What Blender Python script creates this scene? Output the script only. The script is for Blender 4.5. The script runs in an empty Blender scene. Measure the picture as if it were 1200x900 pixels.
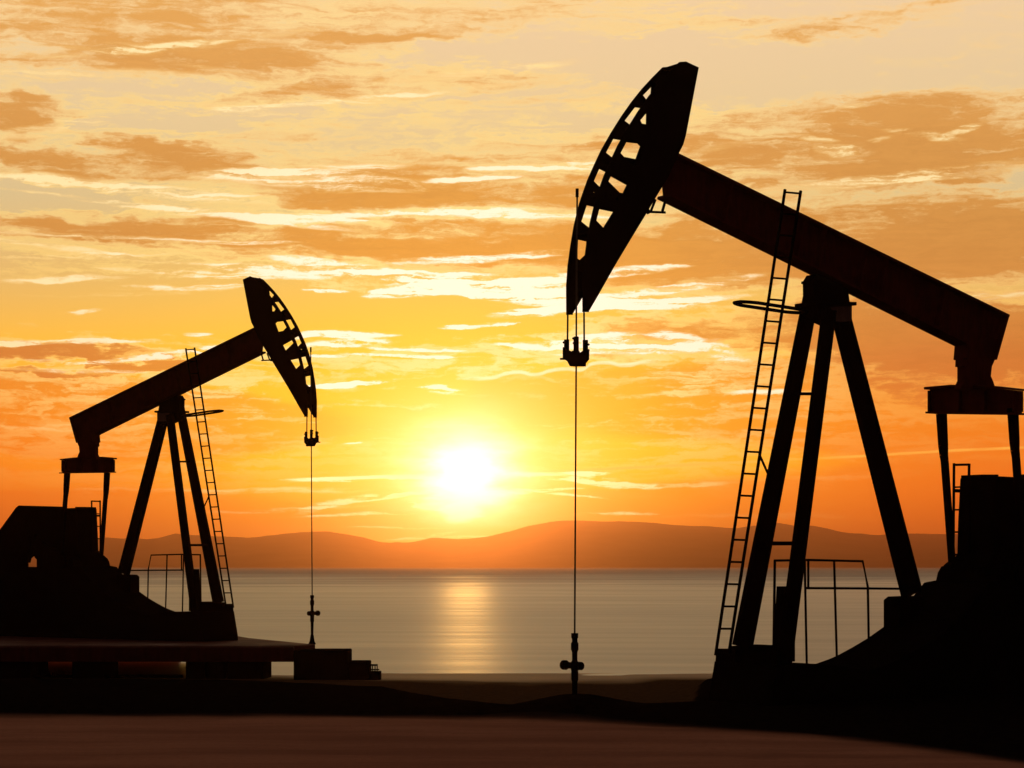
import bpy, bmesh, math, random
from math import radians as R, sin, cos, atan, atan2, pi, exp
from mathutils import Vector, Matrix, noise
from mathutils.geometry import tessellate_polygon

random.seed(7)
sc = bpy.context.scene
C = sc.collection

# ------------------------------------------------------------------ camera
FPX, CX, HY, CAMZ = 2400.0, 600.0, 664.0, 2.0       # focal length, centre and horizon in 1200 x 900 units
cam_d = bpy.data.cameras.new('camera')
cam_d.sensor_width = 36.0
cam_d.lens = FPX / 1200 * 36.0
cam_d.shift_y = (HY - 450.0) / 1200.0
cam_d.clip_start = 0.1
cam_d.clip_end = 40000
cam = bpy.data.objects.new('camera', cam_d)
cam.location = (0, 0, CAMZ)
cam.rotation_euler = (R(90), 0, 0)
C.objects.link(cam)
sc.camera = cam

# ------------------------------------------------------------------ render / exposure
sc.render.engine = 'CYCLES'
sc.view_settings.view_transform = 'Standard'
sc.view_settings.look = 'None'
sc.view_settings.exposure = 0.0
sc.view_settings.gamma = 1.0
sc.view_settings.use_curve_mapping = False
sc.cycles.use_denoising = True
sc.cycles.max_bounces = 6
sc.cycles.volume_bounces = 0
sc.cycles.sample_clamp_indirect = 4.0

SUN_AZ, SUN_EL = atan((546 - CX) / FPX), atan((HY - 556) / FPX)


def lin(r, g, b):
    f = lambda c: (c / 12.92 if c <= 0.04045 else ((c + 0.055) / 1.055) ** 2.4)
    return (f(r / 255), f(g / 255), f(b / 255), 1.0)


# ------------------------------------------------------------------ node helper
class NT:
    def __init__(self, tree):
        self.t = tree
        self.n = tree.nodes
        self.l = tree.links

    def new(self, ty, **kw):
        n = self.n.new(ty)
        for k, v in kw.items():
            setattr(n, k, v)
        return n

    def put(self, sock, v):
        if isinstance(v, bpy.types.NodeSocket):
            self.l.new(v, sock)
        else:
            sock.default_value = v

    def m(self, op, a, b=0.0, c=0.0, clamp=False):
        n = self.new('ShaderNodeMath', operation=op, use_clamp=clamp)
        self.put(n.inputs[0], a)
        self.put(n.inputs[1], b)
        self.put(n.inputs[2], c)
        return n.outputs[0]

    def v(self, op, a, b=(0, 0, 0)):
        n = self.new('ShaderNodeVectorMath', operation=op)
        self.put(n.inputs[0], a)
        self.put(n.inputs[1], b)
        return n.outputs['Value'] if op in ('LENGTH', 'DOT_PRODUCT') else n.outputs[0]

    def comb(self, x, y, z=0.0):
        n = self.new('ShaderNodeCombineXYZ')
        for i, q in enumerate((x, y, z)):
            self.put(n.inputs[i], q)
        return n.outputs[0]

    def rng(self, x, a, b, lo=0.0, hi=1.0, kind='SMOOTHSTEP'):
        n = self.new('ShaderNodeMapRange', interpolation_type=kind)
        self.put(n.inputs[0], x)
        for i, q in enumerate((a, b, lo, hi)):
            self.put(n.inputs[i + 1], q)
        return n.outputs[0]

    def mix(self, f, a, b, kind='MIX', clamp=False):
        n = self.new('ShaderNodeMix', data_type='RGBA', blend_type=kind)
        n.clamp_factor = True
        self.put(n.inputs[0], f)
        self.put(n.inputs[6], a)
        self.put(n.inputs[7], b)
        return n.outputs[2]

    def noise(self, vec, scale=1.0, detail=4.0, rough=0.55, dist=0.0, dim='3D'):
        n = self.new('ShaderNodeTexNoise', noise_dimensions=dim)
        self.put(n.inputs['Vector'], vec)
        n.inputs['Scale'].default_value = scale
        n.inputs['Detail'].default_value = detail
        n.inputs['Roughness'].default_value = rough
        n.inputs['Distortion'].default_value = dist
        return n.outputs['Fac'], n.outputs['Color']

    def ramp(self, f, stops, interp='LINEAR'):
        n = self.new('ShaderNodeValToRGB')
        cr = n.color_ramp
        cr.interpolation = interp
        while len(cr.elements) > 1:
            cr.elements.remove(cr.elements[0])
        cr.elements[0].position, cr.elements[0].color = stops[0]
        for p, c in stops[1:]:
            e = cr.elements.new(p)
            e.color = c
        self.put(n.inputs[0], f)
        return n.outputs[0]


#SKY_BEGIN
# ------------------------------------------------------------------ world: dusk sky with lit cloud streets
world = bpy.data.worlds.new('World')
sc.world = world
world.use_nodes = True
T = NT(world.node_tree)
T.n.clear()
out = T.new('ShaderNodeOutputWorld')
tc = T.new('ShaderNodeTexCoord')
D = T.v('NORMALIZE', tc.outputs['Generated'])
sep = T.new('ShaderNodeSeparateXYZ')
T.put(sep.inputs[0], D)
dx, dy, dz = sep.outputs
# azimuth / elevation in units of 1/2400 rad
U = T.m('MULTIPLY', T.m('ARCTAN2', dx, dy), FPX)
V = T.m('MULTIPLY', T.m('ARCSINE', dz), FPX)


def uv(px, py):
    az = atan((px - CX) / FPX)
    return az * FPX, atan((HY - py) / FPX * cos(az)) * FPX


P0 = T.comb(U, V, 1.0)
# wisp warp (long in azimuth, thin in elevation)
nv = T.v('MULTIPLY', P0, (1 / 90, 1 / 26, 1))
_, wc = T.noise(nv, 1.0, 5, 0.6)
nv2 = T.v('MULTIPLY', P0, (1 / 26, 1 / 11, 1))
_, wc2 = T.noise(T.v('ADD', nv2, (31.7, 4.2, 0)), 1.0, 3, 0.6)
warp = T.v('MULTIPLY', T.v('SUBTRACT', wc, (.5, .5, .5)), (150, 46, 0))
warp2 = T.v('MULTIPLY', T.v('SUBTRACT', wc2, (.5, .5, .5)), (30, 15, 0))
PW = T.v('ADD', T.v('ADD', P0, warp), warp2)
PS = T.v('ADD', P0, T.v('MULTIPLY', T.v('SUBTRACT', wc, (.5, .5, .5)), (80, 13, 0)))   # lighter warp for thin streaks

streak, _ = T.noise(T.v('MULTIPLY', T.v('ADD', P0, T.v('MULTIPLY', warp, (.4, .5, 0))), (1 / 150, 1 / 15, 1)), 1.0, 6, 0.62)
fine, _ = T.noise(T.v('MULTIPLY', PW, (1 / 46, 1 / 13, 1)), 1.0, 8, 0.66)
fila, _ = T.noise(T.v('MULTIPLY', T.v('ADD', P0, T.v('MULTIPLY', warp, (.3, .45, 0))), (1 / 230, 1 / 7, 1)), 1.0, 6, 0.6)
broad, _ = T.noise(T.v('ADD', T.v('MULTIPLY', P0, (1 / 420, 1 / 90, 1)), (7.3, 2.1, 0)), 1.0, 4, 0.55)


def blobs(vec, items):
    acc = None
    for (px, py, rx, ry, tilt, w) in items:
        cu, cv = uv(px, py)
        c_, s_ = cos(R(tilt)), sin(R(tilt))
        A = T.v('DOT_PRODUCT', vec, (c_ / rx, s_ / rx, -(c_ * cu + s_ * cv) / rx))
        B = T.v('DOT_PRODUCT', vec, (-s_ / ry, c_ / ry, (s_ * cu - c_ * cv) / ry))
        q = T.m('MULTIPLY_ADD', B, B, T.m('MULTIPLY', A, A))
        f = T.rng(q, 0.04, 1.5, w, 0.0)
        acc = f if acc is None else T.m('ADD', acc, f)
    return acc


# px, py, half width, half height, tilt (deg, + = right end up), weight
CLOUDS = [
    (260, 40, 460, 80, 4, .42), (330, 215, 480, 90, -2, .30), (560, 270, 300, 70, 0, .30), (1000, 250, 330, 90, 2, .15),
    (110, 25, 260, 45, 6, .95), (330, 62, 250, 26, 5, .75), (240, 72, 170, 22, -2, .6), (500, 30, 150, 26, 8, .5),
    (690, 8, 110, 16, 4, .55),
    (15, 133, 70, 28, 4, 1.6), (330, 110, 90, 12, 8, .6), (470, 100, 190, 16, 4, .72), (640, 92, 110, 14, 6, .45),
    (50, 190, 95, 18, -4, 1.5), (215, 187, 110, 20, -6, 1.5), (300, 165, 90, 12, 6, .35),
    (130, 266, 190, 16, 2, 1.3), (420, 225, 150, 26, -2, .95), (560, 222, 230, 22, 0, .8), (560, 182, 260, 20, 4, .7),
    (330, 288, 300, 16, -1, .9), (560, 282, 220, 24, 0, .95), (500, 313, 90, 12, -6, .7), (720, 290, 160, 26, 3, .85),
    (930, 150, 250, 34, 5, .95), (1130, 130, 170, 34, 6, .9), (960, 200, 300, 40, 3, 1.0), (1120, 180, 160, 36, 5, 1.0),
    (1060, 240, 220, 18, 4, .7), (1000, 290, 330, 44, 2, 1.3), (1160, 285, 150, 44, 3, 1.3), (820, 320, 200, 22, 3, .8),
    (1060, 15, 160, 14, 8, .75), (900, 45, 150, 11, 6, .7), (780, 36, 160, 10, 3, .6), (1120, 62, 140, 8, 6, .6), (680, 118, 110, 9, 6, .5),
    (760, 395, 130, 26, 4, .75), (900, 385, 190, 30, 3, .85), (1090, 380, 200, 52, -4, 1.5), (1160, 430, 190, 60, 0, 1.5),
    (60, 413, 120, 10, 2, 1.9), (128, 426, 34, 9, -14, 2.1), (190, 424, 40, 10, 8, 2.1), (60, 437, 90, 6, 0, 1.5),
    (500, 413, 70, 4, 0, .7),
]
FLAT = [   # smooth veils lower down: orange, without lit rims inside
    (40, 480, 330, 46, -2, 1.3), (200, 500, 260, 40, 0, .7), (760, 470, 330, 46, 3, .55), (950, 470, 330, 60, 0, .85),
    (1150, 480, 260, 90, 0, 1.0), (60, 560, 260, 40, 0, .7), (200, 610, 330, 34, 0, .9), (780, 600, 330, 36, 0, .9),
    (1050, 590, 330, 46, 0, 1.0), (560, 618, 260, 18, 0, .35), (30, 620, 260, 40, 0, .9),
]
GAPS = [
    (640, 60, 260, 22, 2, 1.0), (930, 80, 240, 30, 4, .8), (1150, 90, 150, 20, 4, .6), (150, 105, 170, 12, 2, .9),
    (210, 140, 150, 12, 4, .9), (50, 235, 120, 22, 0, 1.0), (760, 75, 110, 30, 0, .7), (520, 60, 110, 10, 4, .6),
    (150, 365, 330, 32, 0, 1.2), (440, 372, 170, 30, 0, 1.0), (200, 335, 200, 10, 0, .4), (1120, 218, 140, 7, 5, .9),
    (660, 345, 120, 10, 0, .5), (560, 375, 130, 28, 0, .8), (840, 352, 120, 7, 3, .8), (1130, 345, 100, 8, 4, .6),
    (540, 480, 330, 40, 0, .6),
]
BRIGHT = [  # lit cloud edges and streaks
    (420, 318, 120, 9, -8, 1.0), (545, 328, 120, 10, -4, 1.15), (480, 343, 60, 7, 2, 1.3), (600, 343, 140, 8, -4, 1.15),
    (690, 352, 140, 9, -3, 1.1), (690, 322, 120, 6, 6, .9), (780, 340, 120, 6, 8, .8), (640, 365, 60, 6, 4, 1.2), (770, 355, 110, 6, 4, .9),
    (560, 302, 130, 5, 4, .7), (330, 318, 110, 6, -3, .8), (250, 322, 150, 5, -2, .5),
    (380, 342, 26, 2.6, 0, 1.2), (535, 383, 22, 3, 2, 1.2), (580, 380, 26, 3.4, 4, 1.2),
    (400, 393, 66, 4.5, 0, 1.2), (410, 402, 60, 4.5, 2, 1.2), (470, 417, 90, 2.2, -2, .9), (480, 410, 80, 2.0, -2, .8), (375, 417, 40, 2.4, 0, .9),
    (700, 402, 70, 12, 6, 1.15), (760, 408, 60, 10, 0, .9), (620, 404, 40, 6, 4, .8), (800, 400, 30, 12, -20, .7), (850, 412, 34, 12, -20, .6),
    (516, 456, 20, 6, 0, 1.0), (420, 449, 70, 2.6, 4, 1.0), (380, 452, 40, 3, 0, .8), (420, 519, 18, 2, 2, .8),
    (100, 300, 150, 4, 4, .4), (70, 327, 90, 4, 4, .5), (170, 337, 50, 4, 2, .55), (250, 338, 60, 4, 4, .5), (120, 345, 120, 3, 2, .3),
    (100, 365, 34, 3, 6, .5), (30, 381, 20, 4, 0, .3), (230, 391, 20, 3, 0, .6), (60, 402, 130, 3.4, 3, .8), (230, 410, 130, 4, 8, .9), (40, 424, 90, 3.4, 0, .7), (100, 435, 100, 3, 0, .5),
    (120, 58, 170, 8, 4, .25), (250, 48, 200, 5, 8, .35), (90, 85, 150, 8, 2, .35), (300, 90, 120, 4, -8, .3), (420, 116, 200, 5, 6, .55), (560, 85, 150, 6, 6, .35), (280, 128, 70, 6, -6, .35),
    (60, 150, 90, 10, 10, .35), (60, 212, 130, 6, -2, .5), (170, 222, 170, 9, -4, .55), (370, 212, 150, 12, -2, .5), (360, 200, 130, 8, 4, .5),
    (190, 245, 180, 4, -6, .5), (300, 256, 130, 5, -6, .6), (380, 258, 110, 4, -2, .65), (470, 250, 200, 4, 2, .7), (600, 253, 130, 6, -2, .8), (560, 210, 60, 4, 2, .7), (640, 196, 90, 6, 2, .85), (80, 275, 120, 3, 0, .4), (90, 293, 150, 4, -6, .4), (260, 283, 120, 3, 0, .5),
    (1020, 212, 200, 7, 5, .5), (1120, 205, 120, 4, 5, .55), (960, 170, 40, 9, -20, .42), (1010, 168, 30, 5, 12, .38), (1080, 158, 50, 5, -10, .4), (1130, 152, 34, 4, 14, .45), (1010, 124, 34, 3, 2, .45), (850, 172, 50, 5, 8, .25), (980, 178, 30, 10, 0, .25),
    (1160, 350, 80, 5, 4, .4), (1140, 345, 60, 4, 8, .3), (960, 412, 40, 4, 6, .25), (900, 462, 60, 5, 0, .5), (640, 340, 40, 6, 0, .8),
    (940, 40, 80, 6, 2, .15), (1010, 70, 40, 3, 2, .2), (200, 30, 90, 5, 8, .1),
    (620, 560, 60, 3, -2, .5), (470, 580, 50, 3, 8, .9), (410, 585, 34, 5, 10, .7), (380, 595, 40, 4, 12, .5), (520, 594, 36, 5, -4, 1.0), (500, 592, 30, 3, -10, .9),
    (340, 597, 110, 3, 3, .35), (420, 603, 90, 2, 3, .6), (500, 628, 50, 2.6, 6, .7), (560, 630, 60, 2, 0, .6), (470, 618, 70, 1.6, 0, .4),
    (620, 577, 60, 2.6, 4, .9), (660, 580, 60, 2, -6, .8), (690, 561, 40, 6, 0, .9), (720, 566, 60, 5, -4, .9), (690, 553, 40, 3, 0, .8), (720, 603, 60, 2.4, 3, .5), (780, 570, 80, 4, 2, .35), (900, 605, 150, 5, 0, .14), (980, 560, 130, 6, 2, .16),
    (60, 500, 90, 5, 2, .25), (170, 528, 60, 3, 3, .2), (90, 515, 90, 4, 0, .2), (120, 575, 150, 4, 1, .2), (330, 575, 120, 4, 1, .3),
    (380, 562, 60, 2.6, 0, .8), (450, 560, 70, 2.6, 1, 1.0),
]
cl = blobs(PW, CLOUDS)
gp = blobs(PW, GAPS)
fl = blobs(PS, FLAT)
br = blobs(PS, BRIGHT)

# clear-sky gradient with elevation; unseen top stops raised to brighten the sea
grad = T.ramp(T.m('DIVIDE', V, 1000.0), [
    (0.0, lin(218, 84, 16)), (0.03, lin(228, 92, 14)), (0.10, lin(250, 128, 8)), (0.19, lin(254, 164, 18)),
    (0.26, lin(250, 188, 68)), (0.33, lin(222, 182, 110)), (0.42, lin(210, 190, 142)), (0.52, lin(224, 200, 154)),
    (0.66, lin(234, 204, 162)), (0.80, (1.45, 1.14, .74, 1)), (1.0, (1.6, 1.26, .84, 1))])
# glow around the sun
su, sv = uv(546, 557)
dsun = T.v('LENGTH', T.v('MULTIPLY', T.v('SUBTRACT', P0, (su, sv, 1)), (0.85, 1.0, 0)))
dlow = T.v('LENGTH', T.v('MULTIPLY', T.v('SUBTRACT', PS, (su, sv, 1)), (0.9, 1.0, 0)))
dwide = T.v('LENGTH', T.v('MULTIPLY', T.v('SUBTRACT', P0, (su, sv + 25, 1)), (0.58, 1.0, 0)))
g_wide = T.m('EXPONENT', T.m('MULTIPLY', T.m('POWER', T.m('DIVIDE', dwide, 212.0), 1.8), -1.0))
g_mid = T.m('EXPONENT', T.m('MULTIPLY', T.m('POWER', T.m('DIVIDE', dsun, 82.0), 1.7), -1.0))
g_core = T.m('EXPONENT', T.m('MULTIPLY', T.m('POWER', T.m('DIVIDE', dlow, 44.0), 2.0), -1.0))
lowcut = T.rng(V, 8.0, 120.0, 0.55, 1.0)
col = T.mix(T.m('MULTIPLY', T.m('MULTIPLY', g_wide, lowcut), .95), grad, lin(255, 216, 34))
# smooth orange veils
flv = T.m('MULTIPLY', T.rng(T.m('ADD', fl, T.m('MULTIPLY', T.m('SUBTRACT', streak, .5), .5)), 0.15, 1.0), T.m('SUBTRACT', 1.0, T.m('MULTIPLY', g_wide, .85)))
veil_col = T.ramp(T.m('DIVIDE', V, 300.0), [(0.0, lin(216, 82, 18)), (0.3, lin(230, 98, 16)), (0.62, lin(228, 118, 20)), (1.0, lin(210, 130, 50))])
col = T.mix(T.m('MULTIPLY', flv, .9), col, veil_col)
# clouds
den = T.m('SUBTRACT', T.m('MULTIPLY', cl, .74), T.m('MULTIPLY', gp, 0.6))
den = T.m('ADD', den, T.m('MULTIPLY', T.m('SUBTRACT', fine, .5), 2.4))
den = T.m('ADD', den, T.m('MULTIPLY', T.m('SUBTRACT', streak, .5), 1.1))
den = T.m('ADD', den, T.m('MULTIPLY', T.m('SUBTRACT', broad, .5), .5))
den = T.m('ADD', den, T.m('MULTIPLY', T.m('SUBTRACT', fila, .5), 1.7))
body = T.m('MULTIPLY', T.rng(den, -0.02, 1.25), T.rng(V, 110.0, 250.0, .15, 1.0))
thick = T.rng(den, 0.25, 1.35)
hiV = T.rng(V, 60.0, 240.0)
cloud_col = T.ramp(T.m('DIVIDE', V, 700.0), [(0.0, lin(214, 92, 34)), (0.3, lin(200, 108, 44)), (0.45, lin(206, 138, 62)), (0.6, lin(204, 142, 64)), (0.8, lin(216, 154, 76)), (1.0, lin(228, 168, 84))])
cloud_col = T.mix(T.m('MULTIPLY', T.rng(dsun, 180.0, 470.0, .55, 0.0), 1.0), cloud_col, lin(244, 170, 52))
cloud_col = T.mix(T.rng(T.m('ADD', T.m('MULTIPLY', fine, .6), T.m('MULTIPLY', fila, .4)), .62, .36, 0.0, .45), cloud_col, T.mix(1.0, cloud_col, (.80, .74, .66, 1), 'MULTIPLY'))
cloud_col = T.mix(T.m('SUBTRACT', 1.0, thick), cloud_col, T.mix(T.rng(V, 120.0, 330.0), lin(250, 176, 60), lin(250, 202, 122)))
col = T.mix(T.m('MULTIPLY', body, .97), col, cloud_col)
# lit rims where a cloud thins out
rim = T.m('MULTIPLY', T.rng(den, -0.25, 0.25), T.rng(den, 0.95, 0.28))
near = T.rng(dsun, 120.0, 720.0, 1.0, 0.42)
rimcol = T.mix(T.rng(dsun, 200.0, 480.0), lin(255, 240, 160), lin(255, 221, 128))
rimmod = T.rng(T.m('ADD', broad, T.m('MULTIPLY', fine, .4)), 0.5, 0.85, .35, 1.0)
right_dim = T.rng(U, 180.0, 420.0, 1.0, 0.38)
rim_f = T.m('MULTIPLY', T.m('MULTIPLY', T.m('MULTIPLY', rim, near), T.m('MULTIPLY', hiV, rimmod)), right_dim)
col = T.mix(T.m('MULTIPLY', rim_f, .85), col, rimcol)
# placed bright streaks
brn = T.m('MULTIPLY', br, T.rng(T.m('ADD', T.m('MULTIPLY', fila, .6), T.m('MULTIPLY', fine, .4)), 0.37, 0.61, .0, 1.65))
bright = T.rng(brn, 0.06, 0.85)
bcol = T.mix(T.rng(dsun, 200.0, 520.0), T.mix(bright, lin(255, 226, 120), (1.15, 1.08, .86, 1)), T.mix(bright, lin(250, 205, 120), lin(255, 236, 176)))
bcol = T.mix(T.rng(V, 90.0, 175.0, .85, 0.0), bcol, T.mix(g_wide, lin(248, 160, 50), (1.6, 1.35, .6, 1)))
col = T.mix(T.m('MULTIPLY', bright, .95), col, bcol)
# a thin vapour trail climbing to the right, and the wavy lit crest of the big orange veil
def crest(pts, width, strength, colour, col, wob=0.0):
    us = [uv(*p) for p in pts]
    fc = T.new('ShaderNodeFloatCurve')
    c = fc.mapping.curves[0]
    lo, hi = us[0][0], us[-1][0]
    vl = min(q[1] for q in us) - 5
    vh = max(q[1] for q in us) + 5
    for i, (a, b) in enumerate(us):
        x, y = (a - lo) / (hi - lo), (b - vl) / (vh - vl)
        if i == 0:
            c.points[0].location = (x, y)
        elif i == len(us) - 1:
            c.points[1].location = (x, y)
        else:
            c.points.new(x, y)
    fc.mapping.update()
    t = T.m('DIVIDE', T.m('SUBTRACT', U, lo), hi - lo, clamp=True)
    T.put(fc.inputs['Value'], t)
    vc = T.m('ADD', T.m('MULTIPLY', fc.outputs[0], vh - vl), vl)
    if wob:
        vc = T.m('ADD', vc, T.m('MULTIPLY', T.m('SUBTRACT', fine, .5), wob))
    dv = T.m('SUBTRACT', V, vc)
    line = T.rng(T.m('ABSOLUTE', dv), width, width * .2)
    ends = T.m('MULTIPLY', T.rng(U, lo, lo + 40), T.rng(U, hi, hi - 60))
    f = T.m('MULTIPLY', T.m('MULTIPLY', line, ends), T.rng(streak, .3, .6, strength * .45, strength))
    below = T.m('MULTIPLY', T.m('MULTIPLY', T.rng(dv, 2.0, -3.0), T.rng(dv, -75.0, -20.0)), ends)
    return T.mix(f, col, colour), below

col2, below = crest([(535, 443), (560, 441), (575, 443), (592, 438), (608, 436), (625, 439), (645, 434), (662, 432), (680, 433), (695, 426), (712, 425), (730, 428), (755, 424), (790, 421)], 3.4, 1.0, (1.1, 1.0, .62, 1), col, 5.0)
col = T.mix(T.m('MULTIPLY', below, .55), col, lin(252, 182, 42))
col, _ = crest([(535, 443), (560, 441), (575, 443), (592, 438), (608, 436), (625, 439), (645, 434), (662, 432), (680, 433), (695, 426), (712, 425), (730, 428), (755, 424), (790, 421)], 3.4, 1.0, (1.1, 1.0, .62, 1), col, 5.0)
col, _ = crest([(560, 557), (640, 553), (720, 549), (800, 545), (900, 540), (1000, 535), (1100, 529), (1240, 521)], 2.4, .95, lin(255, 190, 76), col)
col, _ = crest([(330, 563), (430, 560), (560, 556), (700, 554)], 3.2, 1.1, (1.5, 1.25, .6, 1), col)
# sun: bright overexposed centre
col = T.mix(T.m('MULTIPLY', g_mid, 1.0), col, (1.25, 1.08, .42, 1))
lb = blobs(PS, [(543, 600, 24, 11, 0, 1.0), (548, 580, 50, 16, 0, .9)])
col = T.mix(T.m('MINIMUM', lb, 1.0), col, (1.6, 1.4, .9, 1))
col = T.mix(g_core, col, (2.6, 2.3, 1.7, 1))
# the dome fades towards a dim dusk overhead and behind the camera
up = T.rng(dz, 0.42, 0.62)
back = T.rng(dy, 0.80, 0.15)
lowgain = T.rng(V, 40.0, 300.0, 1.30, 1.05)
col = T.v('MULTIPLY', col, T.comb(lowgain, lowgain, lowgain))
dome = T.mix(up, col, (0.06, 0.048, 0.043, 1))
dome = T.mix(back, dome, (0.050, 0.030, 0.030, 1))
dome = T.mix(T.rng(dz, 0.0, -0.05), dome, (0.03, 0.018, 0.012, 1))
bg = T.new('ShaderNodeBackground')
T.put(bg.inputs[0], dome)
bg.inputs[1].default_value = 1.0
sky = T.new('ShaderNodeTexSky', sky_type='NISHITA')
sky.sun_disc = False
sky.sun_elevation = SUN_EL
sky.sun_rotation = SUN_AZ
bg2 = T.new('ShaderNodeBackground')
T.put(bg2.inputs[0], sky.outputs[0])
bg2.inputs[1].default_value = 0.005
add = T.new('ShaderNodeAddShader')
T.l.new(bg.outputs[0], add.inputs[0])
T.l.new(bg2.outputs[0], add.inputs[1])
T.l.new(add.outputs[0], out.inputs[0])
world.cycles.sampling_method = 'MANUAL'
world.cycles.sample_map_resolution = 1024
#SKY_END

# ------------------------------------------------------------------ sun lamp, low over the water ahead of the camera
sd = bpy.data.lights.new('sun', 'SUN')
sd.energy = 0.10
sd.angle = R(1.2)
sd.color = (1.0, 0.50, 0.12)
sun = bpy.data.objects.new('sun', sd)
sdir = Vector((sin(SUN_AZ) * cos(SUN_EL), cos(SUN_AZ) * cos(SUN_EL), sin(SUN_EL)))
sun.rotation_euler = sdir.to_track_quat('Z', 'Y').to_euler()
sun.location = sdir * 60
C.objects.link(sun)


# ------------------------------------------------------------------ materials
def mat(name):
    m = bpy.data.materials.new(name)
    m.use_nodes = True
    t = NT(m.node_tree)
    b = t.n['Principled BSDF']
    return m, t, b


def metal(name, c1, c2, rough=0.6, spec=0.2, scale=3.0):
    m, t, b = mat(name)
    tc = t.new('ShaderNodeTexCoord')
    f, _ = t.noise(tc.outputs['Object'], scale, 6, .6)
    f2, _ = t.noise(t.v('MULTIPLY', tc.outputs['Object'], (6, 6, .8)), scale * 1.5, 4, .6)
    k = t.rng(t.m('ADD', t.m('MULTIPLY', f, .6), t.m('MULTIPLY', f2, .4)), .38, .62)
    t.put(b.inputs['Base Color'], t.mix(k, c1, c2))
    t.put(b.inputs['Roughness'], t.rng(f, .3, .7, rough - .1, rough + .15))
    b.inputs['Specular IOR Level'].default_value = spec
    bp = t.new('ShaderNodeBump')
    bp.inputs['Strength'].default_value = .25
    bp.inputs['Distance'].default_value = .01
    t.put(bp.inputs['Height'], f)
    t.l.new(bp.outputs[0], b.inputs['Normal'])
    return m


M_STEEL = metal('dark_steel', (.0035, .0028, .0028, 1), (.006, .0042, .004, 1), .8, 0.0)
M_RED = metal('red_brown_paint', (.13, .020, .013, 1), (.08, .015, .010, 1), .7, .02)
M_PANEL = metal('bare_bracket', (.16, .075, .045, 1), (.08, .035, .02, 1), .6, .2)
M_CABLE = metal('wire_rope', (.015, .012, .012, 1), (.03, .02, .016, 1), .5, .25, 20)
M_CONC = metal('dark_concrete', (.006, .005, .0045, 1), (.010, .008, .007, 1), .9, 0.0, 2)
M_DECK = metal('red_deck', (.10, .022, .016, 1), (.065, .018, .013, 1), .75, .03, 1.2)


# ------------------------------------------------------------------ object helpers
def tag(o, label=None, cat=None, group=None, kind=None):
    for k, q in (('label', label), ('category', cat), ('group', group), ('kind', kind)):
        if q:
            o[k] = q
    return o


def empty(name, loc=(0, 0, 0), rz=0.0):
    o = bpy.data.objects.new(name, None)
    o.empty_display_size = .3
    o.location = loc
    o.rotation_euler = (0, 0, rz)
    C.objects.link(o)
    return o


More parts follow.
